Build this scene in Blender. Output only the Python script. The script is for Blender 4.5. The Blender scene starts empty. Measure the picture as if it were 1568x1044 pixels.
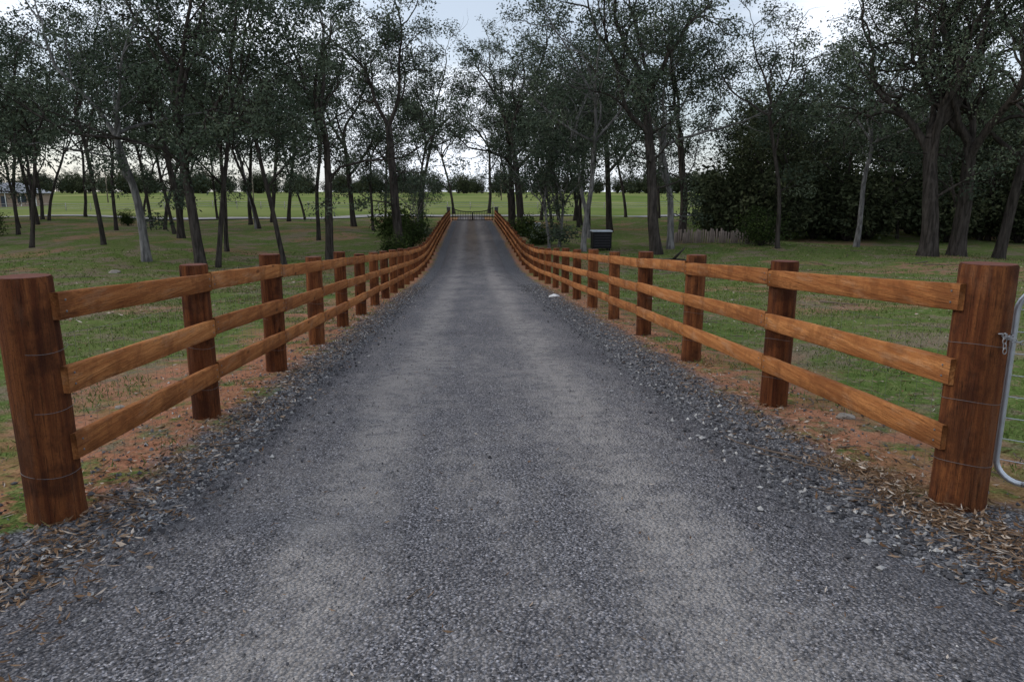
import bpy, math, random
import numpy as np
from mathutils import Vector, Quaternion, noise as mn
random.seed(3)
sc=bpy.context.scene
sc.view_settings.view_transform='Standard'; sc.view_settings.look='None'; sc.view_settings.exposure=0
COL=sc.collection

# ---------------- terrain height ----------------
_cy=np.array([-60,-20,0,30,38,47,60,83,120,200,300,600,3000.])
_cz=np.array([3.96,1.32,0,-1.97,-2.27,-2.07,-1.76,-1.42,-0.9,0.1,2.3,5,5.])
_ty=np.arange(-60,700,0.5); _tz=np.interp(_ty,_cy,_cz)
_k=np.exp(-0.5*(np.arange(-16,17)/5.0)**2); _k/=_k.sum()
_tz=np.convolve(np.pad(_tz,16,mode='reflect',reflect_type='odd'),_k,mode='valid')
def sstep(t): t=np.clip(t,0,1); return t*t*(3-2*t)
def hz(x,y):
    x=np.asarray(x,float); y=np.asarray(y,float)
    z=np.interp(y,_ty,_tz)
    a=np.abs(x-0.25)
    z=z+sstep((a-3.2)/14)*(0.34*np.sin(x*.11+1+.04*y)*np.cos(y*.09-.03*x)+.14*np.sin(x*.29+y*.17))*np.clip(1.2-y/250,0.2,1)
    z=z+sstep((a-2.6)/1.2)*(0.016*np.sin(x*1.7+y*.6)+0.012*np.sin(x*.9-y*1.1+2)-0.03)
    return z
def H(x,y): return float(hz(x,y))

# ---------------- mesh helpers ----------------
class MB:
    def __init__(s): s.V=[];s.F=[];s.M=[];s.R=[]
    def add(s,V,F,m=0,r=None):
        o=len(s.V); s.V.extend([tuple(v) for v in V])
        if r is None: r=random.random()
        for f in F: s.F.append(tuple(i+o for i in f)); s.M.append(m); s.R.append(r)
    def addnp(s,V,F,m,R):
        o=len(s.V); s.V.extend(map(tuple,V.tolist())); s.F.extend(map(tuple,(F+o).tolist()))
        s.M.extend([m]*len(F)); s.R.extend(R.tolist())
    def tube(s,pts,rad,n=8,m=0,r=None,cap=True):
        pts=[Vector(p) for p in pts]; V=[];F=[]
        if not hasattr(rad,'__len__'): rad=[rad]*len(pts)
        up=Vector((0.13,0.31,1)) if abs((pts[-1]-pts[0]).normalized().z)<.8 else Vector((1,0.1,0))
        for i,p in enumerate(pts):
            d=(pts[min(i+1,len(pts)-1)]-pts[max(i-1,0)])
            if d.length<1e-9: d=Vector((0,0,1))
            d.normalize(); a=d.cross(up).normalized(); b=a.cross(d)
            for k in range(n):
                t=2*math.pi*k/n; V.append(p+(a*math.cos(t)+b*math.sin(t))*rad[i])
        for i in range(len(pts)-1):
            for k in range(n):
                k2=(k+1)%n; F.append((i*n+k,i*n+k2,(i+1)*n+k2,(i+1)*n+k))
        if cap:
            F.append(tuple(range(n))[::-1]); F.append(tuple((len(pts)-1)*n+k for k in range(n)))
        s.add(V,F,m,r)
    def box(s,c,size,m=0,r=None,bev=0.0,rz=0.0):
        x,y,z=[q/2 for q in size]; b=min(bev,x*.9,y*.9,z*.9)
        V=[];F=[]
        if b<=0:
            for a in(-x,x):
                for bb in(-y,y):
                    for cc in(-z,z): V.append((a,bb,cc))
            F=[(0,1,3,2),(4,6,7,5),(0,4,5,1),(2,3,7,6),(0,2,6,4),(1,5,7,3)]
        else:
            prof=[(-x+b,-y),(x-b,-y),(x,-y+b),(x,y-b),(x-b,y),(-x+b,y),(-x,y-b),(-x,-y+b)]
            for zz,sc_ in((-z,0),(-z+b,1),(z-b,1),(z,0)):
                for p in prof: V.append((p[0]*(1 if sc_==1 else (x-b)/x),p[1]*(1 if sc_==1 else (y-b)/y),zz))
            for i in range(3):
                for k in range(8):
                    k2=(k+1)%8; F.append((i*8+k,i*8+k2,(i+1)*8+k2,(i+1)*8+k))
            F.append(tuple(range(8))[::-1]); F.append(tuple(24+k for k in range(8)))
        ca,sa=math.cos(rz),math.sin(rz)
        V=[(c[0]+v[0]*ca-v[1]*sa,c[1]+v[0]*sa+v[1]*ca,c[2]+v[2]) for v in V]
        s.add(V,F,m,r)
    def mesh(s,name,mats,smooth=True):
        me=bpy.data.meshes.new(name); me.from_pydata(s.V,[],s.F)
        for m in mats: me.materials.append(m)
        me.polygons.foreach_set('material_index',s.M)
        me.polygons.foreach_set('use_smooth',[smooth]*len(s.F))
        at=me.attributes.new('rnd','FLOAT','FACE'); at.data.foreach_set('value',s.R)
        me.update(); return me
    def obj(s,name,mats,smooth=True,loc=(0,0,0),parent=None):
        o=bpy.data.objects.new(name,s.mesh(name,mats,smooth)); COL.objects.link(o); o.location=loc
        if parent: o.parent=parent
        return o

# ---------------- material helpers ----------------
class NT:
    def __init__(s,name):
        s.m=bpy.data.materials.new(name); s.m.use_nodes=True; s.t=s.m.node_tree; s.n=s.t.nodes
        s.b=s.n['Principled BSDF']; s.b.inputs['Specular IOR Level'].default_value=0.12
    def L(s,a,b): s.t.links.new(a,b)
    def node(s,ty,**k):
        n=s.n.new(ty)
        for a,v in k.items(): setattr(n,a,v)
        return n
    def setin(s,sock,v):
        if isinstance(v,bpy.types.NodeSocket): s.L(v,sock)
        elif isinstance(v,(tuple,list)) and len(v)==3 and sock.type=='RGBA': sock.default_value=(*v,1)
        else: sock.default_value=v
    def math(s,op,a,b=0.0,c=0.0,clamp=False):
        n=s.node('ShaderNodeMath',operation=op); n.use_clamp=clamp
        s.setin(n.inputs[0],a); s.setin(n.inputs[1],b); s.setin(n.inputs[2],c); return n.outputs[0]
    def mr(s,v,a,b,c=0.0,d=1.0,smooth=True):
        n=s.node('ShaderNodeMapRange'); n.interpolation_type='SMOOTHSTEP' if smooth else 'LINEAR'
        s.setin(n.inputs[0],v)
        for i,q in enumerate((a,b,c,d)): s.setin(n.inputs[i+1],q)
        return n.outputs[0]
    def mix(s,f,a,b,mode='MIX'):
        n=s.node('ShaderNodeMix',data_type='RGBA',blend_type=mode)
        s.setin(n.inputs[0],f); s.setin(n.inputs[6],a); s.setin(n.inputs[7],b); return n.outputs[2]
    def pos(s): return s.node('ShaderNodeNewGeometry').outputs['Position']
    def objc(s): return s.node('ShaderNodeTexCoord').outputs['Object']
    def xyz(s,v): 
        n=s.node('ShaderNodeSeparateXYZ'); s.L(v,n.inputs[0]); return n.outputs
    def scale(s,v,sc_):
        n=s.node('ShaderNodeMapping'); s.L(v,n.inputs[0]); n.inputs['Scale'].default_value=sc_; return n.outputs[0]
    def noise(s,v,scale,det=4,rough=.55):
        n=s.node('ShaderNodeTexNoise'); s.L(v,n.inputs['Vector']); n.inputs['Scale'].default_value=scale
        n.inputs['Detail'].default_value=det; n.inputs['Roughness'].default_value=rough; return n.outputs['Fac']
    def vor(s,v,scale,feature='F1'):
        n=s.node('ShaderNodeTexVoronoi',feature=feature); s.L(v,n.inputs['Vector']); n.inputs['Scale'].default_value=scale; return n
    def rnd(s): return s.node('ShaderNodeAttribute',attribute_name='rnd').outputs['Fac']
    def ramp(s,f,stops):
        n=s.node('ShaderNodeValToRGB'); s.setin(n.inputs[0],f); e=n.color_ramp.elements
        while len(e)<len(stops): e.new(.5)
        for i,(p,c) in enumerate(stops): e[i].position=p; e[i].color=(*c,1)
        return n.outputs[0]
    def bump(s,h,st,dist):
        n=s.node('ShaderNodeBump'); s.L(h,n.inputs['Height']); n.inputs['Strength'].default_value=st; n.inputs['Distance'].default_value=dist
        s.L(n.outputs[0],s.b.inputs['Normal'])
    def out(s,col,rough=.85,metal=0.0):
        s.setin(s.b.inputs['Base Color'],col); s.setin(s.b.inputs['Roughness'],rough); s.b.inputs['Metallic'].default_value=metal
        return s.m
    def diffuse(s,col):
        d=s.node('ShaderNodeBsdfDiffuse'); s.setin(d.inputs[0],col); s.L(d.outputs[0],s.n['Material Output'].inputs[0])
        nl=[l for l in s.b.inputs['Normal'].links]
        if nl: s.L(nl[0].from_socket,d.inputs['Normal'])
        s.n.remove(s.b); return s.m
def plain(name,col,rough=.7,metal=0.0,var=.35,sc_=6):
    t=NT(name); n=t.noise(t.objc(),sc_,3)
    c=t.mix(n,tuple(q*(1-var) for q in col),tuple(min(1,q*(1+var)) for q in col))
    return t.out(c,rough,metal)
def gravel(t,p,scale,tone):
    v=t.vor(p,scale); v2=t.vor(p,scale*2.6)
    g1=t.xyz(v.outputs['Color'])[0]; g2=t.xyz(v2.outputs['Color'])[1]
    T=lambda q:tuple(min(1,a*q) for a in tone)
    c=t.ramp(g1,[(0,T(.25)),(.4,T(.75)),(.84,T(1.5)),(1,T(3.6))])
    c2=t.ramp(g2,[(0,T(.25)),(.65,T(.95)),(1,T(2.4))])
    f=t.mr(v.outputs['Distance'],.26,.42)
    return t.mix(f,c,c2),t.math('SUBTRACT',1.0,v.outputs['Distance'])

# ground
t=NT('ground_soil_grass'); p=t.pos(); X,Y,Z=t.xyz(p)
ax=t.math('ABSOLUTE',t.math('SUBTRACT',X,0.2))
nL=t.noise(p,.14,3); nM=t.noise(p,.45,4,.7); nS=t.noise(p,7,3,.65); nF=t.noise(p,60,2,.6); nH=t.noise(p,2.2,4,.75); nG=t.noise(p,.22,3,.6)
grass=t.ramp(nS,[(.25,(.05,.08,.022)),(.5,(.095,.14,.04)),(.75,(.17,.20,.075))])
grass=t.mix(t.mr(nG,.42,.64,0,.4),grass,(.15,.155,.065))
fine=t.ramp(nF,[(.3,(.45,.45,.42)),(.7,(1.4,1.4,1.35))])
grass=t.mix(1.0,grass,fine,'MULTIPLY')
litter=t.ramp(nF,[(.3,(.08,.058,.042)),(.55,(.20,.155,.115)),(.75,(.38,.31,.25))])
soil=t.mix(nS,(.22,.085,.048),(.45,.235,.15)); soil=t.mix(.6,soil,fine,'MULTIPLY')
leftb=t.mr(X,-6,4,.02,0)
c=t.mix(t.mr(t.math('ADD',nM,leftb),.50,.61,0,.8),grass,litter)
c=t.mix(t.mr(nH,.54,.64,0,.75),c,litter)
near=t.math('SUBTRACT',ax,t.math('MULTIPLY',nM,t.mr(X,-1,1,5.6,4.4)))
sf=t.math('MULTIPLY',t.mr(near,.2,1.8,1,0),t.mr(nH,.36,.52))
c=t.mix(sf,c,soil)
pat=t.math('MULTIPLY',t.mr(nL,.54,.60,0,.8),t.mr(nH,.42,.54))
c=t.mix(pat,c,t.mix(.45,soil,litter))
far=t.mr(Y,86,112)
field=t.ramp(t.noise(p,.03,4),[(.35,(.11,.155,.045)),(.6,(.19,.21,.08)),(.75,(.32,.30,.13))])
c=t.mix(far,c,field)
gcol,gh=gravel(t,p,34,(.118,.118,.126))
edge=t.math('SUBTRACT',ax,t.math('MULTIPLY',nH,1.0))
apron=t.mr(Y,2.6,4.0,1.5,0)
gf=t.math('MULTIPLY',t.mr(t.math('SUBTRACT',edge,apron),1.68,1.95,1,0),t.mr(Y,84,87,1,0))
c=t.mix(gf,c,gcol)
hh=t.math('ADD',t.math('MULTIPLY',nF,.6),t.math('MULTIPLY',nS,1.2))
t.bump(hh,.8,.03); M_ground=t.diffuse(c)
# road
t=NT('road_gravel_seal'); p=t.pos(); X,Y,Z=t.xyz(p)
col,h=gravel(t,p,52,(.17,.166,.176))
nb=t.noise(p,.6,3,.6); nm=t.noise(t.scale(p,(1.6,.35,1)),1.2,4,.7); nf=t.noise(p,140,2,.7); nq=t.noise(p,6,4,.75)
wob=t.math('ADD',X,t.math('MULTIPLY',t.math('SUBTRACT',nb,.5),.6))
ax=t.math('ABSOLUTE',t.math('SUBTRACT',wob,0.1))
trk=t.math('ABSOLUTE',t.math('SUBTRACT',ax,.80))
tr=t.mr(trk,.05,.42,1,0)
dust=t.ramp(nf,[(.3,(.15,.138,.132)),(.5,(.32,.30,.29)),(.7,(.54,.515,.495))])
m1=t.math('MULTIPLY',t.mr(nm,.40,.60,.03,.9),t.mr(nq,.38,.60,.12,1.))
c=t.mix(t.math('MULTIPLY',m1,t.mr(ax,1.1,1.9,.6,.05)),col,dust)
c=t.mix(t.math('MULTIPLY',tr,t.mr(nq,.33,.60,.2,.85)),c,dust)
c=t.mix(t.math('MULTIPLY',t.mr(nb,.5,.68),.4),c,t.mix(.5,col,(.09,.088,.10)))
c=t.mix(t.mr(ax,1.15,1.85,0,.6),c,t.mix(.6,col,(.075,.075,.085)))
farb=t.mr(Y,26,60,0,.6); cen=t.mr(ax,.2,.6,1,.35)
c=t.mix(t.math('MULTIPLY',farb,cen),c,(.18,.13,.09))
t.bump(t.math('ADD',h,t.math('MULTIPLY',nq,1.5)),1.0,.03); M_road=t.diffuse(c)
# wood
def wood(name,a,b,dark,sc_,grey):
    t=NT(name); p=t.pos(); r=t.rnd()
    ps=t.scale(p,sc_)
    off=t.node('ShaderNodeVectorMath',operation='ADD'); t.L(ps,off.inputs[0]); cb=t.node('ShaderNodeCombineXYZ'); t.L(t.math('MULTIPLY',r,37.),cb.inputs[0]); t.L(t.math('MULTIPLY',r,91.),cb.inputs[2]); t.L(cb.outputs[0],off.inputs[1])
    v=off.outputs[0]
    n1=t.noise(v,1,4,.7); n2=t.noise(v,4,4,.75); n3=t.noise(p,2.6,4,.7); n4=t.noise(t.scale(p,tuple(q*.25+2 for q in sc_)),1,4,.7)
    nz=t.noise(p,90,2,.7)
    c=t.mix(t.mr(n1,.35,.65),a,b)
    c=t.mix(t.mr(n2,.48,.64,0,.7),c,dark)
    c=t.mix(t.mr(n3,.48,.62,0,.6),c,dark)
    c=t.mix(t.mr(n4,.52,.68,0,.4),c,grey)
    k=t.vor(t.scale(p,tuple(1.6 if q<3 else 5 for q in sc_)),1.0)
    c=t.mix(t.mr(k.outputs['Distance'],.05,.13,.85,0),c,tuple(q*.5 for q in dark))
    cr=t.mr(n2,.66,.70,0,.9); c=t.mix(cr,c,tuple(q*.25 for q in dark))
    c=t.mix(t.mr(nz,.5,.7,0,.35),c,dark)
    c=t.mix(t.math('MULTIPLY',r,.75),c,t.mix(1.0,c,(.50,.42,.40),'MULTIPLY'))
    t.bump(t.math('ADD',n1,t.math('MULTIPLY',n2,.9)),1.0,.012)
    return t.out(c,.95)
M_rail=wood('rail_timber',(.35,.130,.042),(.56,.245,.085),(.21,.078,.027),(26,1.3,30),(.44,.27,.16))
M_post=wood('post_timber',(.11,.036,.015),(.25,.092,.032),(.035,.014,.009),(24,24,1.3),(.18,.09,.05))
M_top=plain('post_end_grain',(.13,.05,.035),.9,var=.5,sc_=30)
M_wire=plain('galvanised_wire',(.17,.16,.16),.6,.4,var=.15)
M_galv=plain('galvanised_pipe',(.50,.53,.57),.42,.75,var=.2,sc_=20)
def bark(name,a,b):
    t=NT(name); p=t.objc(); n=t.noise(t.scale(p,(6,6,.9)),1.2,4,.65); n2=t.noise(p,.8,2)
    c=t.mix(t.mr(n,.3,.7),a,b); c=t.mix(t.mr(n2,.5,.65,0,.6),c,a); t.bump(n,.9,.05); return t.diffuse(c)
M_bark=bark('ironbark',(.024,.021,.019),(.075,.065,.058))
M_barkp=bark('pale_gum_bark',(.075,.072,.072),(.235,.228,.222))
def leafm(name,a,b,c3):
    t=NT(name); r=t.rnd(); oi=t.node('ShaderNodeObjectInfo').outputs['Random']
    c=t.ramp(r,[(0,a),(.6,b),(1,c3)]); c=t.mix(t.math('MULTIPLY',oi,.5),c,t.mix(1.0,c,(.6,.62,.62),'MULTIPLY')); return t.diffuse(c)
M_leaf=leafm('gum_leaves',(.035,.050,.036),(.08,.103,.070),(.15,.175,.115))
M_shrub=leafm('shrub_leaves',(.02,.03,.013),(.04,.06,.02),(.085,.11,.035))
M_dark_leaf=leafm('forest_leaves',(.026,.034,.020),(.058,.070,.038),(.11,.12,.065))
M_grass=leafm('grass_blades',(.06,.09,.022),(.12,.17,.045),(.30,.28,.13))
t=NT('dead_leaf'); r=t.rnd(); M_dead=t.diffuse(t.ramp(r,[(0,(.05,.03,.018)),(.5,(.15,.09,.052)),(.85,(.27,.19,.13)),(1,(.5,.44,.38))]))
t=NT('loose_stone'); r=t.rnd(); n=t.noise(t.pos(),40,2)
M_stone=t.diffuse(t.mix(t.math('MULTIPLY',n,.5),t.ramp(r,[(0,(.03,.031,.036)),(.5,(.095,.097,.108)),(.84,(.21,.208,.215)),(1,(.6,.59,.57))]),(.10,.093,.09)))

# ---------------- ground ----------------
def axis(lim,n,k):
    u=np.linspace(-1,1,n); return lim*np.sinh(k*u)/np.sinh(k)
xs=axis(2200,361,8.2)+.25
yy=np.linspace(0,1,420); ys=-14+ (3000)*np.sinh(6.6*yy)/np.sinh(6.6)
XX,YY=np.meshgrid(xs,ys)
ZZ=hz(XX,YY)-np.where((np.abs(XX-.1)<1.6)&(YY<90),.03,0)
V=np.stack([XX,YY,ZZ],-1).reshape(-1,3); nx=len(xs)
ii=(np.arange(len(ys)-1)[:,None]*nx+np.arange(nx-1)[None,:]).reshape(-1)
F=np.stack([ii,ii+1,ii+1+nx,ii+nx],-1)
mb=MB(); mb.addnp(V,F,0,np.zeros(len(F))); mb.obj('ground',[M_ground])

# ---------------- road ----------------
def redge(y,side):
    w=1.78+.16*mn.noise(Vector((side*9.1,y*.9,0)))+.09*mn.noise(Vector((side*5,y*4,3)))
    if y<3.6: w+=(3.6-y)*.35
    return 0.1+side*w
mb=MB(); V=[];F=[]; rys=list(np.arange(-12,20,.08))+list(np.arange(20,96,.5)); nc=20
for y in rys:
    l,r=redge(y,-1),redge(y,1)
    for k in range(nc+1):
        u=k/nc; x=l+(r-l)*u
        z=H(x,y)+.022+ .02*math.sin(math.pi*u)- (.05 if k in(0,nc) else 0)
        z-=.012*math.exp(-((abs(x-.1)-.78)/.25)**2)
        z+=.006*mn.noise(Vector((x*1.5,y*1.5,0)))
        V.append((x,y,z))
for i in range(len(rys)-1):
    for k in range(nc): a=i*(nc+1)+k; F.append((a,a+1,a+nc+2,a+nc+1))
mb.add(V,F); mb.obj('road',[M_road])
mb=MB(); V=[];F=[]; cx=list(np.arange(-160,161,4))
for x in cx:
    for w in(-2.4,0,2.4): V.append((x,98+w+3*math.sin(x*.02),H(x,98+w+3*math.sin(x*.02))+.12))
for i in range(len(cx)-1):
    for k in range(2): a=i*3+k; F.append((a,a+3,a+4,a+1))
mb.add(V,F); mb.obj('cross_road',[plain('pale_gravel',(.27,.26,.25),.9,sc_=1)])

# ---------------- fences ----------------
def fence(side,x0,y0,sp,hp):
    mb=MB(); ypos=[y0]
    while ypos[-1]+sp<83.5: ypos.append(ypos[-1]+sp*random.uniform(.985,1.015))
    ypos[-1]=83
    P=[]
    for i,y in enumerate(ypos):
        x=x0+side*.006*(y-y0)*max(0,(1-y/120)); g=H(x,y); r=.138 if i==0 else random.uniform(.104,.122)
        hh=hp if i==0 else 1.30+random.uniform(-.03,.06)
        lx,ly=random.uniform(-.015,.015),random.uniform(-.012,.012)
        n=28 if i<6 else 10
        V=[];F=[]; rings=[(-.25,1.02),(0,1.02),(.06,1.0),(.3,.995),(.6,1.0),(.9,.985),(hh-.012,.975),(hh-.002,.93)]
        sd=random.random()*50
        for z,q in rings:
            for k in range(n):
                a=2*math.pi*k/n; rr=r*q*(1+.05*mn.noise(Vector((math.cos(a)*1.4+sd,math.sin(a)*1.4,z*1.5))))
                V.append((x+lx*z+math.cos(a)*rr,y+ly*z+math.sin(a)*rr,g+z))
        for j in range(len(rings)-1):
            for k in range(n): F.append((j*n+k,j*n+(k+1)%n,(j+1)*n+(k+1)%n,(j+1)*n+k))
        rv=random.random()
        if i==0: rv=.65 if side<0 else .3
        mb.add(V,F,1,rv)
        top=V[-n:]; mb.add([(a,b,c+.001) for a,b,c in top],[tuple(range(n))],2,.5)
        P.append((x,y,g,r,rv))
        if i<6:
            for wz in (.27,.62,.93,1.02)[:3 if i==0 else 2]:
                pts=[(x+math.cos(a)*(r*1.03),y+math.sin(a)*(r*1.03),g+wz+.01*math.sin(a*2)) for a in np.linspace(0,2*math.pi,25)]
                mb.tube(pts,.0013,5,3,cap=False)
    for i in range(len(P)-1):
        for hr in (1.165,.775,.40):
            a,b=P[i],P[i+1]; e=.004
            ox=-side
            x1=a[0]+ox*(min(a[3],.12)*.95+ (.022 if i==0 else 0)); x2=b[0]+ox*b[3]*.95
            y1=a[1]+(-.03 if i==0 else e); y2=b[1]-e
            z1=a[2]+hr+random.uniform(-.012,.012); z2=b[2]+hr+random.uniform(-.012,.012)
            hw,hh_,bv=.024,.071,.006
            prof=[(-hw,-hh_+bv),(-hw+bv,-hh_),(hw-bv,-hh_),(hw,-hh_+bv),(hw,hh_-bv),(hw-bv,hh_),(-hw+bv,hh_),(-hw,hh_-bv)]
            V=[];F=[]; ns=10 if i<8 else 2; bow=random.uniform(-.01,.01)
            for j in range(ns+1):
                u=j/ns; q=math.sin(math.pi*u)*bow
                for (px,pz) in prof: V.append((x1+(x2-x1)*u+px+q,y1+(y2-y1)*u,z1+(z2-z1)*u+pz+q*.7+ .003*random.uniform(-1,1)))
            for j in range(ns):
                for k in range(8): F.append((j*8+k,j*8+(k+1)%8,(j+1)*8+(k+1)%8,(j+1)*8+k))
            F.append(tuple(range(8))); F.append(tuple(ns*8+k for k in range(8))[::-1])
            mb.add(V,F,0)
            if i<5:
                for yy_ in ((y1+.06),(y2-.05)):
                    u=(yy_-y1)/(y2-y1)
                    for dz in(-.03,.03):
                        bx=x1+(x2-x1)*u+ox*hw; mb.tube([(bx-ox*.004,yy_,z1+(z2-z1)*u+dz),(bx+ox*.004,yy_,z1+(z2-z1)*u+dz)],.006,6,3)
    mb.obj('post_and_rail_fence',[M_rail,M_post,M_top,M_wire],True)
    wb=MB()
    for i in range(min(len(P)-1,12)):
        a,b=P[i],P[i+1]; q=side*1.0
        for wz in (.04,.16,.28,.42,.58,.76,.95):
            wb.tube([(a[0]+q*(a[3]+.004),a[1],a[2]+wz),((a[0]+b[0])/2+q*.125,(a[1]+b[1])/2,(a[2]+b[2])/2+wz-.01),(b[0]+q*(b[3]+.004),b[1],b[2]+wz)],.0013,3,0,cap=False)
        for k in range(1,15):
            u=k/15; xx=a[0]+(b[0]-a[0])*u+q*.125; y_=a[1]+(b[1]-a[1])*u; zz=a[2]+(b[2]-a[2])*u
            wb.tube([(xx,y_,zz+.03),(xx,y_,zz+.95)],.0010,3,0,cap=False)
    wb.obj('wire_netting_fence',[M_wire])
    return P
PL=fence(-1,-2.26,3.75,2.25,1.31); PR=fence(1,2.72,3.6,2.5,1.35)

def farm_gate(name,hx,hy,dx,dy,L,zt,zb):
    mb=MB(); g=H(hx,hy); l=math.hypot(dx,dy); dx/=l;dy/=l
    def P(s,z): return (hx+dx*s,hy+dy*s,g+z)
    rc=.13; pts=[]
    def arc(cs,cz,a0,a1): return [P(cs+rc*math.cos(a),cz+rc*math.sin(a)) for a in np.linspace(a0,a1,8)]
    pts+=arc(rc,zb+rc,math.pi*1.5,math.pi)+arc(rc,zt-rc,math.pi,math.pi/2)+arc(L-rc,zt-rc,math.pi/2,0)+arc(L-rc,zb+rc,0,-math.pi/2)
    pts.append(pts[0]); mb.tube(pts,.017,10,0)
    mb.tube([P(L*.5,zb),P(L*.5,zt)],.013,8,0)
    for k in range(1,9): mb.tube([P(.0,zb+(zt-zb)*k/9),P(L,zb+(zt-zb)*k/9)],.0025,4,0,cap=False)
    for k in range(1,int(L/.15)): mb.tube([P(k*.15,zb),P(k*.15,zt)],.002,4,0,cap=False)
    return mb.obj(name,[M_galv])
farm_gate('farm_gate',2.965,3.66,.75,-.66,3.4,1.22,.12)
mb=MB()
def link(c,t1,t2,a=.017,b=.010,r=.0026):
    t1=Vector(t1).normalized();t2=Vector(t2).normalized()
    mb.tube([Vector(c)+t1*a*math.cos(q)+t2*b*math.sin(q) for q in np.linspace(0,2*math.pi,13)],r,5,0,cap=False)
x0,y0,g0,r0,_=PR[0]
for k in range(12):
    a=math.radians(275+k*7.5); link((x0+math.cos(a)*(r0+.008),y0+math.sin(a)*(r0+.008),g0+1.0-.03*math.sin(k/11*math.pi)),(-math.sin(a),math.cos(a),0),(0,0,1) if k%2 else (math.cos(a),math.sin(a),0))
for k in range(4): link((x0+.02+.004*k,y0-r0-.02,g0+.99-.026*k),(0,0,1),(1,0,0) if k%2 else (0,1,0))
for k in range(8): link((x0+.08+.026*k,y0-r0+.02,g0+.965-.02*math.sin(k/7*3.1)),(1,0,0),(0,0,1) if k%2 else (0,1,0))
mb.obj('gate_chain',[plain('chain_steel',(.3,.3,.31),.5,.6)])

M_dark=plain('black_painted_steel',(.02,.02,.022),.5,.3)
mb=MB(); gy=83.6; g=H(.2,gy)
for s in(-1,1):
    xa,xb=.25+s*.05,.25+s*2.35
    mb.tube([(xa,gy,g+.1),(xa,gy,g+1.1)],.05,6); mb.tube([(xb,gy,g+.1),(xb,gy,g+1.6)],.06,6)
    mb.tube([(xa,gy,g+.15),(xb,gy,g+.15)],.05,6); mb.tube([(xa,gy,g+.6),(xb,gy,g+.6)],.045,6)
    mb.tube([(xa+(xb-xa)*u,gy,g+1.1+.45*u**3) for u in np.linspace(0,1,8)],.05,6)
    for k in range(1,12):
        u=k/12; mb.tube([(xa+(xb-xa)*u,gy,g+.15),(xa+(xb-xa)*u,gy,g+1.1+.45*u**3)],.028,4)
mb.obj('driveway_gate',[M_dark])
for s in(-1,1):
    mb=MB(); mb.box((.25+s*2.75,gy,g+.75),(.42,.42,1.7),0,bev=.02); mb.box((.25+s*2.75,gy,g+1.64),(.54,.54,.1),1,bev=.02)
    mb.obj('gate_pillar',[plain('pillar_render',(.14,.14,.14)),plain('pillar_cap',(.4,.4,.4))],False)
mb=MB(); M_wp=plain('weathered_wood',(.34,.32,.29),.85)
for k in range(-50,51):
    x=k*4.; y=128+.03*x; mb.tube([(x,y,H(x,y)-.2),(x,y,H(x,y)+1.3)],.07,6)
    if k<50:
        for z in(1.15,.75,.4): mb.tube([(x,y,H(x,y)+z),(x+4,y+.12,H(x+4,y+.12)+z)],.04,4)
mb.obj('paddock_fence',[M_wp])
# ---------------- trees ----------------
def leafquads(mb,cs,cr,num,rad,rn,droop,lr,wr,flat=.7):
    idx=np.repeat(np.arange(len(cs)),num); N=len(idx)
    g=np.clip(rn.normal(0,1,(N,3)),-1.5,1.5)
    P=cs[idx]+g*rad[idx][:,None]*np.array([1,1,flat])
    a=rn.normal(0,1,(N,3))*np.array([.8,.8,.55])+np.array([0,0,-droop]); a/=np.linalg.norm(a,axis=1)[:,None]
    b=np.cross(a,rn.normal(0,1,(N,3))); b/=np.linalg.norm(b,axis=1)[:,None]
    l=rn.uniform(*lr,(N,1)); w=rn.uniform(*wr,(N,1))
    Vn=np.stack([P,P+a*l*.45+b*w,P+a*l,P+a*l*.45-b*w],1).reshape(-1,3)
    mb.addnp(Vn,np.arange(N*4).reshape(-1,4),1,np.clip(cr[idx]*.65+rn.uniform(0,.35,N),0,1))
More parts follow.
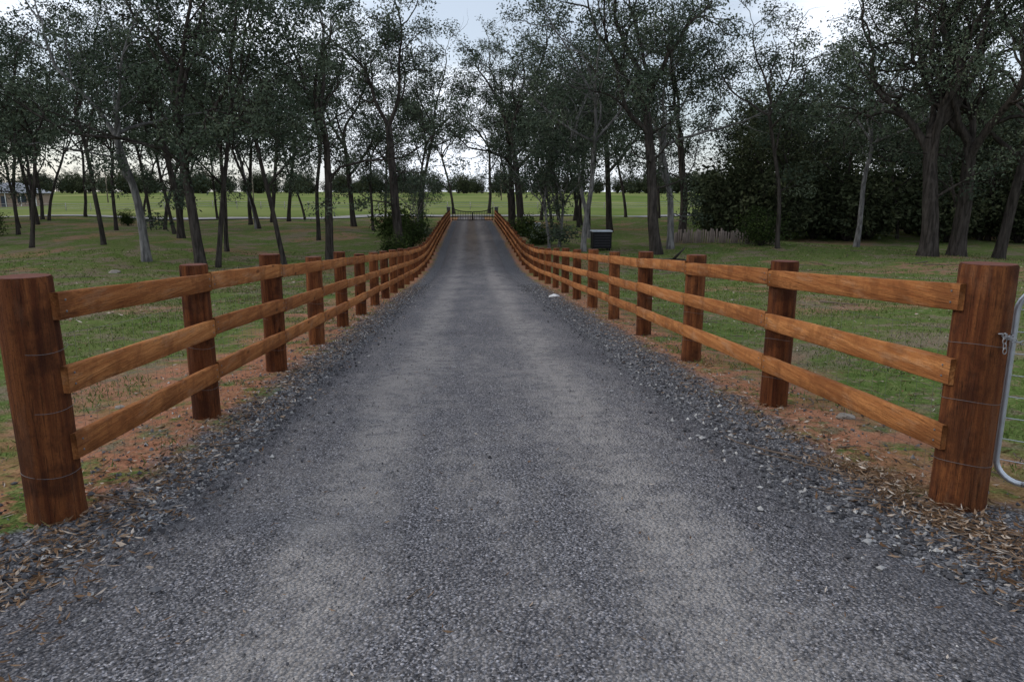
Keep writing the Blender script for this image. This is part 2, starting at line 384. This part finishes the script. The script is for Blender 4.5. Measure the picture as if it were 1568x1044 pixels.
def tree_mesh(name,seed,Ht,r0,fork,limbs,lean=(0,0),ang=(28,55),leafn=44,bk=None,n2=5,n3=4,leader=True,low=2,lsz=1.0,crad=.33,az0=None,lf=None,LL=.66,keep=.54):
    rg=random.Random(seed); mb=MB(); C=[]
    G=lambda s: Vector((rg.gauss(0,s),rg.gauss(0,s),rg.gauss(0,s)))
    def path(p,d,L,n,w,trop):
        pts=[p.copy()]; ds=[d.copy()]
        for i in range(n):
            d=(d+G(w)+Vector((0,0,trop))).normalized(); p=p+d*(L/n); pts.append(p.copy()); ds.append(d.copy())
        return pts,ds
    def child(d,lo,hi):
        a=math.radians(rg.uniform(lo,hi)); o=d.orthogonal().normalized(); o.rotate(Quaternion(d,rg.uniform(0,6.283)))
        return (d*math.cos(a)+o*math.sin(a)).normalized()
    def grow(p,d,L,r,lev):
        n=max(3,int(L/(.75 if lev<2 else .45)))
        pts,ds=path(p,d,L,n,(.13,.18,.24,.28)[lev],(.05,.045,.02,-.08)[lev])
        q=[.42,.4,.35,.3][lev]; rad=[r*(1-(1-q)*i/n) for i in range(n+1)]
        mb.tube(pts,rad,(8,6,4,3)[lev],0,rg.random(),cap=False)
        if lev==3:
            for f in(.5,.95):
                if rg.random()<keep: C.append((pts[min(n,int(f*n))]+G(.1),rg.random(),rg.uniform(.4,1.8)))
            return
        k=(0,n2,n3)[lev]
        for j in range(k):
            tt=rg.uniform(.35,.98); i=min(n-1,int(tt*n))
            grow(pts[i],child(ds[i],30,65),L*rg.uniform(.42,.68)*(1.15-.4*tt),rad[i]*rg.uniform(.45,.65),lev+1)
        grow(pts[-1],child(ds[-1],5,25),L*.48,rad[-1],lev+1)
        if lev==1: grow(pts[-1],child(ds[-1],25,50),L*.45,rad[-1]*.8,lev+1)
    d=Vector((lean[0],lean[1],1)).normalized(); n=max(5,int(fork/.8))
    pts,ds=path(Vector((0,0,-.4)),d,fork+.4,n,.045,.012)
    rad=[r0*(1-.32*i/n) for i in range(n+1)]; rad[0]*=1.45; rad[1]*=1.12
    mb.tube(pts,rad,12,0,rg.random(),cap=False)
    tipr=rad[-1]; L=(Ht-fork)*LL
    az=rg.uniform(0,6.28) if az0 is None else az0
    for k in range(limbs):
        a=math.radians(rg.uniform(*ang)); az+=6.283/limbs+rg.uniform(-.4,.4)
        dd=Vector((math.cos(az)*math.sin(a)+lean[0]*.5,math.sin(az)*math.sin(a)+lean[1]*.5,math.cos(a))).normalized()
        i=n if k<2 or not leader else rg.randint(int(n*.72),n)
        grow(pts[i],dd,L*rg.uniform(.75,1.1),tipr*rg.uniform(.55,.8),1)
    if leader: grow(pts[-1],child(ds[-1],6,20),L*1.0,tipr*.85,1)
    for k in range(low):
        i=rg.randint(int(n*.4),n-1); grow(pts[i],child(ds[i],45,80),L*.33,tipr*.3,2)
    rn=np.random.RandomState(seed)
    cs=np.array([c[0][:] for c in C]); cr=np.array([c[1] for c in C]); cn=np.array([c[2] for c in C])
    leafquads(mb,cs,cr,np.maximum(4,(cn*leafn)).astype(int),crad*cn**.5,rn,.55,(.13*lsz,.27*lsz),(.028*lsz,.055*lsz))
    return mb.mesh(name,[bk or M_bark,lf or M_leaf])
def shrub_mesh(name,seed,Ht,R,n,lf,ls=1.2,ln=40):
    rg=random.Random(seed); mb=MB(); C=[]
    for k in range(n):
        a=rg.uniform(0,6.28); q=rg.random()**.5; h=Ht*rg.uniform(.35,1)*(1-.35*q)
        e=Vector((math.cos(a)*R*q,math.sin(a)*R*q,h)); m_=e*.5+Vector((rg.gauss(0,.1),rg.gauss(0,.1),.15*h))
        mb.tube([(rg.gauss(0,.08),rg.gauss(0,.08),-.2),m_,e],[.03,.02,.008],4,0,cap=False)
        for f in(.45,.7,1): C.append((e*f+Vector((rg.gauss(0,.15),rg.gauss(0,.15),rg.gauss(0,.12))),rg.random()))
    rn=np.random.RandomState(seed); cs=np.array([c[0][:] for c in C]); cr=np.array([c[1] for c in C])
    leafquads(mb,cs,cr,np.full(len(cs),ln),np.full(len(cs),.3*(R/1.5)**.5),rn,.1,(.1*ls,.2*ls),(.03*ls,.05*ls))
    return mb.mesh(name,[M_bark,lf])
TM={
 'Y':tree_mesh('gum_y',11,20,.32,8.0,2,ang=(24,38),leader=False,n2=9,n3=6,low=3,az0=0.1,LL=.64),
 'A':tree_mesh('gum_a',21,18,.27,7.5,4,lean=(-.10,0)),
 'B':tree_mesh('gum_b',22,17,.23,6.6,4,lean=(-.08,0),bk=M_barkp),
 'C':tree_mesh('gum_c',23,15,.13,6.6,3,lean=(.07,.03)),
 'D':tree_mesh('gum_d',24,18,.18,7.0,4,ang=(28,60),n2=6,lean=(.06,0),bk=M_barkp),
 'E':tree_mesh('gum_e',25,22,.36,9.0,4,ang=(28,55),lean=(-.02,0),low=5),
 'G':tree_mesh('gum_g',27,22,.48,6.5,4,ang=(18,48),n2=7,n3=5,lean=(.03,0)),
 'K':tree_mesh('gum_k',28,19,.16,9.0,4,low=3,lean=(.04,0)),
 'S':tree_mesh('gum_s',29,9.5,.11,2.6,4,ang=(20,50),bk=M_barkp,low=3,leafn=30),
 'P':tree_mesh('gum_p',31,19,.20,8.5,4,leafn=15,lsz=1.7,n2=5,crad=.40,low=1,lean=(.04,.02)),
 'Q':tree_mesh('gum_q',32,20,.24,9.5,4,leafn=15,lsz=1.7,n2=5,crad=.40,low=2),
 'R':tree_mesh('gum_r',33,18,.17,8.0,5,leafn=15,lsz=1.7,n2=5,crad=.40,low=1,lean=(-.07,0)),
 'F':tree_mesh('gum_f',34,16,.22,5.0,5,leafn=15,lsz=1.8,n2=5,crad=.5,lf=M_dark_leaf,keep=.75),
}
SH=[shrub_mesh('shrub_a',1,3.2,1.8,34,M_shrub),shrub_mesh('shrub_b',2,6.0,2.5,50,M_dark_leaf,2.2,18),shrub_mesh('shrub_c',3,1.8,1.2,22,M_shrub)]
def place(name,me,x,y,rz=0,s=1.0,col=None,sz=None):
    o=bpy.data.objects.new(name,me); (col or COL).objects.link(o); o.location=(x,y,H(x,y)); o.rotation_euler=(0,0,rz); o.scale=(s,s,sz or s); return o
for k,x,y,rz,s in [
 ('B',-18.3,41.5,.2,1.05),('A',-14.4,39,.1,1.05),('C',-13.8,39.6,1.2,1.1),('K',-25.3,51,2.0,1.),('C',-30.8,52,.4,1.15),('K',-40,66,1.,1.),
 ('K',-31,72,2.,1.),('D',-19.5,67,3.,1.),('C',-10.2,40,4.1,1.1),('A',-8.0,41,2.6,.9),('K',-11.5,55,.7,.95),('A',-11.5,72,1.7,1.),
 ('Y',-4.7,48,.0,1.),('C',-8.8,66,2.2,1.),('K',-5.6,78,5.,.95),('K',4.6,84,3.,.9),('S',5.4,49,0.,1.),('S',6.2,50,2.2,1.1),('D',7.4,46.5,5.2,1.),
 ('A',12.9,66,1.3,1.1),('K',12.2,74,.3,1.),('E',11.6,44,.6,1.),('B',13.3,47,-.9,1.),('K',19.3,44,2.9,.9),('D',26.,47,1.1,1.),
 ('G',25.8,39,.2,1.),('G',28.2,40,2.5,.95),('A',31.5,41,3.0,1.15),('C',-24,60,3.3,1.1),('A',-36,56,5.,1.05),('Y',-22,56,2.,.85),('K',-16,48,4.6,.9),
 ('D',9.6,58,2.6,1.),('Y',15.5,52,1.6,.95),('S',-3.9,55,1.,.7),('A',4.6,64,.3,1.1),('K',-4.3,63,.0,1.0),
 ('Q',2.8,108,1.,1.),('P',-2.4,106,3.,.95),('K',7.5,103,2.,1.),('E',4.3,76,3.,.9)]:
    place('gum_tree',TM[k],x,y,rz,s)
for m,x,y,rz,s in [(0,-4.1,50,0,.75),(2,-4.6,44,1,.8),(2,5.0,52,2,.8),(0,19.,46,1,.8),(2,-5.8,58,2,1.5),(2,4.4,60,0,1.)]:
    place('shrub',SH[m],x,y,rz,s)
def mass(name,fn):
    c=bpy.data.collections.new(name); fn(c)
    e=bpy.data.objects.new(name,None); e.instance_type='COLLECTION'; e.instance_collection=c; COL.objects.link(e)
rg=random.Random(5)
def f1(c):
    for i in range(58):
        y=rg.uniform(52,86); x=rg.uniform(.31*y+2,1.0*y)
        if y<62 and x<20: continue
        place('forest_gum',TM[rg.choice('FFPQR')],x,y,rg.uniform(0,6.28),rg.uniform(.62,.9),c)
    for i in range(80):
        y=rg.uniform(53,80); x=rg.uniform(.31*y+1,1.0*y)
        place('understory',SH[1],x,y,rg.uniform(0,6.28),rg.uniform(.55,1.35),c)
mass('background_forest',f1)
def f2(c):
    for i in range(36):
        y=rg.uniform(64,95); x=-rg.uniform(.08*y+2,1.0*y)
        place('woodland_gum',TM[rg.choice('PQR')],x,y,rg.uniform(0,6.28),rg.uniform(.8,1.0),c)
    for i in range(10):
        y=rg.uniform(70,94); x=rg.uniform(.08*y,.3*y)
        place('woodland_gum',TM[rg.choice('PQR')],x,y,rg.uniform(0,6.28),rg.uniform(.75,1.),c)
    for i in range(5):
        y=rg.uniform(58,90); x=-rg.uniform(.1*y+2,.9*y)
        place('understory',SH[rg.choice((0,2))],x,y,rg.uniform(0,6.28),rg.uniform(.4,.8),c)
mass('background_woodland',f2)
def f3(c):
    for i in range(420):
        x=rg.uniform(-420,420); y=rg.uniform(330,390)
        place('treeline_shrub',SH[1],x,y,rg.uniform(0,6.28),rg.uniform(1.0,2.2),c)
    for i in range(30):
        x=rg.uniform(-420,420); y=rg.uniform(300,380)
        place('treeline_gum',TM[rg.choice('PQR')],x,y,rg.uniform(0,6.28),rg.uniform(.5,.75),c)
mass('distant_treeline',f3)

# ---------------- grass, litter, stones ----------------
rn=np.random.RandomState(4)
def pts_side(n,xr,yr):
    y=yr[0]+(yr[1]-yr[0])*rn.rand(n)**1.7; x=xr[0]+(xr[1]-xr[0])*rn.rand(n)**1.3; return x,y
mb=MB()
def blades(x,y,h0,h1,thr,ws):
    keep=np.array([ (mn.noise(Vector((a*.9,b*.9,0)))+.6*mn.noise(Vector((a*3,b*3,5)))+min(.35,(abs(a-.25)-3.6)*.22))>rr*.5+thr for a,b,rr in zip(x,y,rn.rand(len(x)))])
    x=x[keep];y=y[keep];N=len(x); z=hz(x,y)
    P=np.stack([x,y,z-.005],1); h=rn.uniform(h0,h1,(N,1)); an=rn.uniform(0,6.28,N)
    w=np.stack([np.cos(an),np.sin(an),np.zeros(N)],1)*rn.uniform(.002,.0045,(N,1))*ws*(1+y[:,None]/9)
    l=rn.normal(0,.55,(N,3))*h; l[:,2]=0
    tip=P+l+np.stack([np.zeros(N),np.zeros(N),h[:,0]],1)
    mb.addnp(np.stack([P-w,P+w,tip],1).reshape(-1,3),np.arange(N*3).reshape(-1,3),0,rn.rand(N))
for side in(-1,1):
    x,y=pts_side(90000,(2.45,13),(2.2,30)); blades(.25+side*x,y,.02,.065,-.02,1)
    x=rn.uniform(4,34,26000); y=rn.uniform(14,48,26000); blades(.25+side*x,y,.05,.13,.10,1.2)
mb.obj('grass',[M_grass],False)
mb=MB()
def leaves(x,y,s=1.0,lift=.0):
    N=len(x); onroad=np.abs(x-.1)<1.8
    z=hz(x,y)+.006+np.where(onroad,.04,0)+lift*rn.rand(N)
    P=np.stack([x,y,z],1); an=rn.uniform(0,6.28,N)
    a=np.stack([np.cos(an),np.sin(an),rn.normal(0,.18,N)],1); b=np.stack([-np.sin(an),np.cos(an),rn.normal(0,.35,N)],1)
    l=rn.uniform(.025,.075,(N,1))*s; w=rn.uniform(.003,.008,(N,1))*s
    V=np.stack([P-a*l*.5,P+b*w-a*l*.05,P+a*l*.5+np.array([0,0,.006]),P-b*w],1).reshape(-1,3)
    mb.addnp(V,np.arange(N*4).reshape(-1,4),0,rn.rand(N))
for side in(-1,1):
    x,y=pts_side(12000,(2.1,13),(1.8,30)); leaves(.25+side*x,y,1.15)
    x=rn.uniform(4,30,4500); y=rn.uniform(14,46,4500); leaves(.25+side*x,y,3.,.02)
    y=2+22*rn.rand(6500)**1.8; x=.25+side*(2.28+rn.normal(0,.24,6500)); leaves(x,y,1.0,.02)
y=1.4+3.0*rn.rand(3200); x=2.52+rn.normal(0,.12,3200)+ .06*np.sin(y*5)+(3.4-y)*.12; leaves(x,y,.95,.04)
y=1.4+15*rn.rand(560)**1.5; x=rn.uniform(-1.8,2,560); leaves(x,y,.65)
mb.obj('leaf_litter',[M_dead],False)
oct_=np.array([[1,0,0],[0,1,0],[-1,0,0],[0,-1,0],[0,0,.8],[0,0,-.8]],float); of=np.array([[0,1,4],[1,2,4],[2,3,4],[3,0,4],[1,0,5],[2,1,5],[3,2,5],[0,3,5]])
mb=MB()
def stones(x,y,smin,smax,pw=2.5):
    N=len(x); s=smin+(smax-smin)*rn.rand(N)**pw
    onroad=np.abs(x-.1)<1.75; z=hz(x,y)+s*.2+np.where(onroad,.035,0)
    V=oct_[None]*(1+rn.normal(0,.28,(N,6,3)))*rn.uniform(.65,1.25,(N,1,3))
    V[:,[0,1,2,3],2]+=rn.normal(0,.3,(N,4))
    an=rn.uniform(0,6.28,N); ca,sa=np.cos(an)[:,None],np.sin(an)[:,None]
    vx=V[:,:,0]*ca-V[:,:,1]*sa; vy=V[:,:,0]*sa+V[:,:,1]*ca
    V=np.stack([vx,vy,V[:,:,2]],-1)*s[:,None,None]*.5+np.stack([x,y,z],1)[:,None,:]
    F=(of[None]+6*np.arange(N)[:,None,None]).reshape(-1,3)
    mb.addnp(V.reshape(-1,3),F,0,np.repeat(rn.rand(N),8))
for side in(-1,1):
    n=10000; y=1.6+24*rn.rand(n)**1.9; fl=np.clip(3.6-y,0,3)*.3
    x=.12+side*(1.93+fl+rn.normal(0,.23,n)); stones(x,y,.010,.042)
    n=1800; y=1.6+16*rn.rand(n)**1.6; x=.12+side*(2.6+rn.normal(0,.5,n)); stones(x,y,.01,.035)
n=18000; y=1.3+13*rn.rand(n)**1.8; x=rn.uniform(-2.0,2.2,n); stones(x,y,.004,.015,3)
mb.obj('loose_gravel',[M_stone],False)
mb=MB()
def twig(x,y,an,L,r):
    pts=[];n=6; a=an
    for k in range(n+1):
        pts.append((x,y,H(x,y)+r+(.04 if abs(x-.1)<1.8 else .012)+random.uniform(0,.008))); a+=random.uniform(-.3,.3); x+=math.cos(a)*L/n; y+=math.sin(a)*L/n
    mb.tube(pts,[r*(1-.6*k/n) for k in range(n+1)],5,0)
twig(-.27,2.62,1.1,.13,.004); twig(2.45,3.25,-.5,.5,.007); twig(2.6,3.1,.4,.35,.006); twig(2.35,3.6,2.4,.45,.006); twig(2.55,2.9,-.9,.5,.008); twig(2.2,4.4,2.2,.6,.010); twig(2.35,4.0,1.9,.7,.008); twig(2.5,2.6,1.4,.6,.007); twig(-1.9,5.0,.3,.4,.006)
for k in range(180):
    s=random.choice((-1,1)); twig(.25+s*random.uniform(2.1,8),random.uniform(2.2,22),random.uniform(0,6.28),random.uniform(.1,.5),random.uniform(.002,.008))
for k in range(60):
    s=random.choice((-1,1)); twig(.25+s*random.uniform(4,28),random.uniform(16,44),random.uniform(0,6.28),random.uniform(.6,2.2),random.uniform(.012,.035))
mb.obj('fallen_twigs',[plain('twig_bark',(.13,.10,.08),.9)])
def rock(x,y,s,mat):
    import bmesh
    bm=bmesh.new(); bmesh.ops.create_icosphere(bm,subdivisions=3,radius=1)
    for v in bm.verts:
        q=1+.35*mn.noise(v.co*1.3+Vector((x,y,0)))+.1*mn.noise(v.co*4); v.co=Vector((v.co.x*q*s,v.co.y*q*s*.75,v.co.z*q*s*.45))
    me=bpy.data.meshes.new('rock'); bm.to_mesh(me); bm.free(); me.materials.append(mat); o=bpy.data.objects.new('rock',me); COL.objects.link(o); o.location=(x,y,H(x,y)+.1*s)
M_rk=plain('rock_stone',(.26,.23,.20),.9,sc_=8)
rock(3.13,5.57,.075,M_rk); rock(-17.5,36,.28,M_rk); rock(-3.3,6.6,.05,M_rk); rock(2.3,19.5,.14,plain('white_rock',(.6,.6,.6),.8))
mb=MB(); bx,by=8.7,47.5; g=H(bx,by)
mb.box((bx,by,g+.68),(1.25,1.0,1.1),0,bev=.03); mb.box((bx,by,g+1.27),(1.35,1.1,.09),1,bev=.02)
for k in range(5): mb.box((bx,by-.515,g+.32+k*.17),(1.05,.03,.05),2)
for sx in(-.5,.5):
    for sy in(-.4,.4): mb.box((bx+sx,by+sy,g+.06),(.1,.1,.2),0)
mb.obj('storage_bin',[plain('black_plastic',(.012,.012,.014),.5),plain('bin_lid',(.5,.55,.62),.5),plain('bin_rib',(.04,.04,.045))],False)
mb=MB(); bx,by=5.9,70.; g=H(bx,by)
for q in((0,-.4),(0,.4)): mb.box((bx,by+q[1],g+.28),(1.9,.08,.56),0,bev=.01)
for q in(-.91,.91): mb.box((bx+q,by,g+.28),(.08,.71,.56),0,bev=.01)
mb.box((bx,by,g+.2),(1.74,.71,.3),0); mb.box((bx-.6,by,g+.6),(.4,.5,.08),0)
mb.obj('water_trough',[plain('concrete',(.45,.47,.5),.8)],False)
mb=MB()
for k in range(52):
    u=k/51; x=14.6+5.6*u; y=50.5-4.*u+.15*math.sin(k); g=H(x,y); h=random.uniform(.7,1.0)
    mb.tube([(x,y,g-.2),(x+random.uniform(-.04,.04),y,g+h)],[.065,.06],7)
mb.obj('log_fence',[plain('grey_log',(.22,.18,.155),.9,sc_=3)])
mb=MB(); pts=[(9.0+.45*k,36.2+.1*k,H(9.0+.45*k,36.2+.1*k)+.2+.02*math.sin(k*2)) for k in range(7)]
mb.tube(pts,[.23,.22,.2,.2,.18,.17,.14],10); mb.tube([pts[3],(10.6,36.0,pts[3][2]+.45),(10.9,35.9,pts[3][2]+.8)],[.09,.06,.03],6)
mb.obj('fallen_log',[M_bark])
def house(x,y,w,d,rz):
    e=bpy.data.objects.new('farm_house',None); COL.objects.link(e); e.location=(x,y,H(x,y)); e.rotation_euler=(0,0,rz)
    a=MB(); a.box((0,0,1.3),(w,d,2.8)); a.obj('walls',[plain('brick_wall',(.3,.22,.17))],False,parent=e)
    r=MB(); o=.7; W,D=w/2+o,d/2+o
    r.add([(-W,-D,2.65),(W,-D,2.65),(W,D,2.65),(-W,D,2.65),(-W+D,0,4.7),(W-D,0,4.7)],[(0,1,5,4),(2,3,4,5),(1,2,5),(3,0,4),(3,2,1,0)]); r.obj('roof',[plain('metal_roof',(.20,.21,.23),.5)],False,parent=e)
    wn=MB()
    for k in(-.36,-.15,.3): wn.box((k*w,-d/2-.02,1.5),(1.5,.08,1.2))
    wn.box((.06*w,-d/2-.02,1.05),(.95,.08,2.1)); wn.obj('windows',[plain('window_glass',(.05,.06,.08),.1)],False,parent=e)
    ps=MB()
    for k in range(6): ps.box((-w/2+k*w/5,-d/2-.6,1.3),(.1,.1,2.6))
    ps.obj('verandah_posts',[plain('white_paint',(.7,.7,.68))],False,parent=e)
house(-92,150,13,8,.2)
for x,y in((-92,190),(-60,205),(9,210)):
    mb=MB(); g=H(x,y); mb.tube([(x,y,g-.3),(x,y,g+9)],[.17,.12],8); mb.box((x,y,g+8.5),(2.2,.12,.12))
    for k in(-.9,-.3,.3,.9): mb.tube([(x+k,y,g+8.56),(x+k,y,g+8.75)],.04,5)
    mb.obj('power_pole',[plain('pole_wood',(.18,.15,.12))])

cam=bpy.data.cameras.new('camera'); co=bpy.data.objects.new('camera',cam); COL.objects.link(co)
cam.sensor_width=36; cam.lens=25.0; cam.clip_end=6000; cam.clip_start=.05
co.location=(0,0,1.46); co.rotation_euler=(math.radians(90-11.5),0,math.radians(-3.3)); sc.camera=co

EL,AZ=math.radians(30),math.radians(-78)
w=bpy.data.worlds.new('World'); sc.world=w; w.use_nodes=True; nt=w.node_tree; n=nt.nodes; bg=n['Background']
sky=n.new('ShaderNodeTexSky'); sky.sky_type='NISHITA'; sky.sun_disc=False; sky.sun_elevation=EL; sky.sun_rotation=AZ; sky.dust_density=1.2; sky.air_density=1.0
tc=n.new('ShaderNodeTexCoord'); mp=n.new('ShaderNodeMapping'); mp.inputs['Scale'].default_value=(1,1,2.4); mp.inputs['Location'].default_value=(.6,.2,0); nt.links.new(tc.outputs['Generated'],mp.inputs[0])
nz=n.new('ShaderNodeTexNoise'); nz.inputs['Scale'].default_value=2.0; nz.inputs['Detail'].default_value=7; nz.inputs['Roughness'].default_value=.55; nt.links.new(mp.outputs[0],nz.inputs['Vector'])
mr=n.new('ShaderNodeMapRange'); mr.interpolation_type='SMOOTHSTEP'; mr.inputs[1].default_value=.42; mr.inputs[2].default_value=.60; mr.inputs[3].default_value=.38; mr.inputs[4].default_value=1; nt.links.new(nz.outputs['Fac'],mr.inputs[0])
mx=n.new('ShaderNodeMix'); mx.data_type='RGBA'; nt.links.new(mr.outputs[0],mx.inputs[0]); nt.links.new(sky.outputs[0],mx.inputs[6]); mx.inputs[7].default_value=(9.4,10.0,11.0,1)
nt.links.new(mx.outputs[2],bg.inputs[0]); bg.inputs[1].default_value=.125
sd=bpy.data.lights.new('sun','SUN'); so=bpy.data.objects.new('sun',sd); COL.objects.link(so); sd.energy=1.1; sd.angle=math.radians(14); sd.color=(1,.93,.82)
so.rotation_euler=Vector((math.sin(AZ)*math.cos(EL),math.cos(AZ)*math.cos(EL),math.sin(EL))).to_track_quat('Z','Y').to_euler()
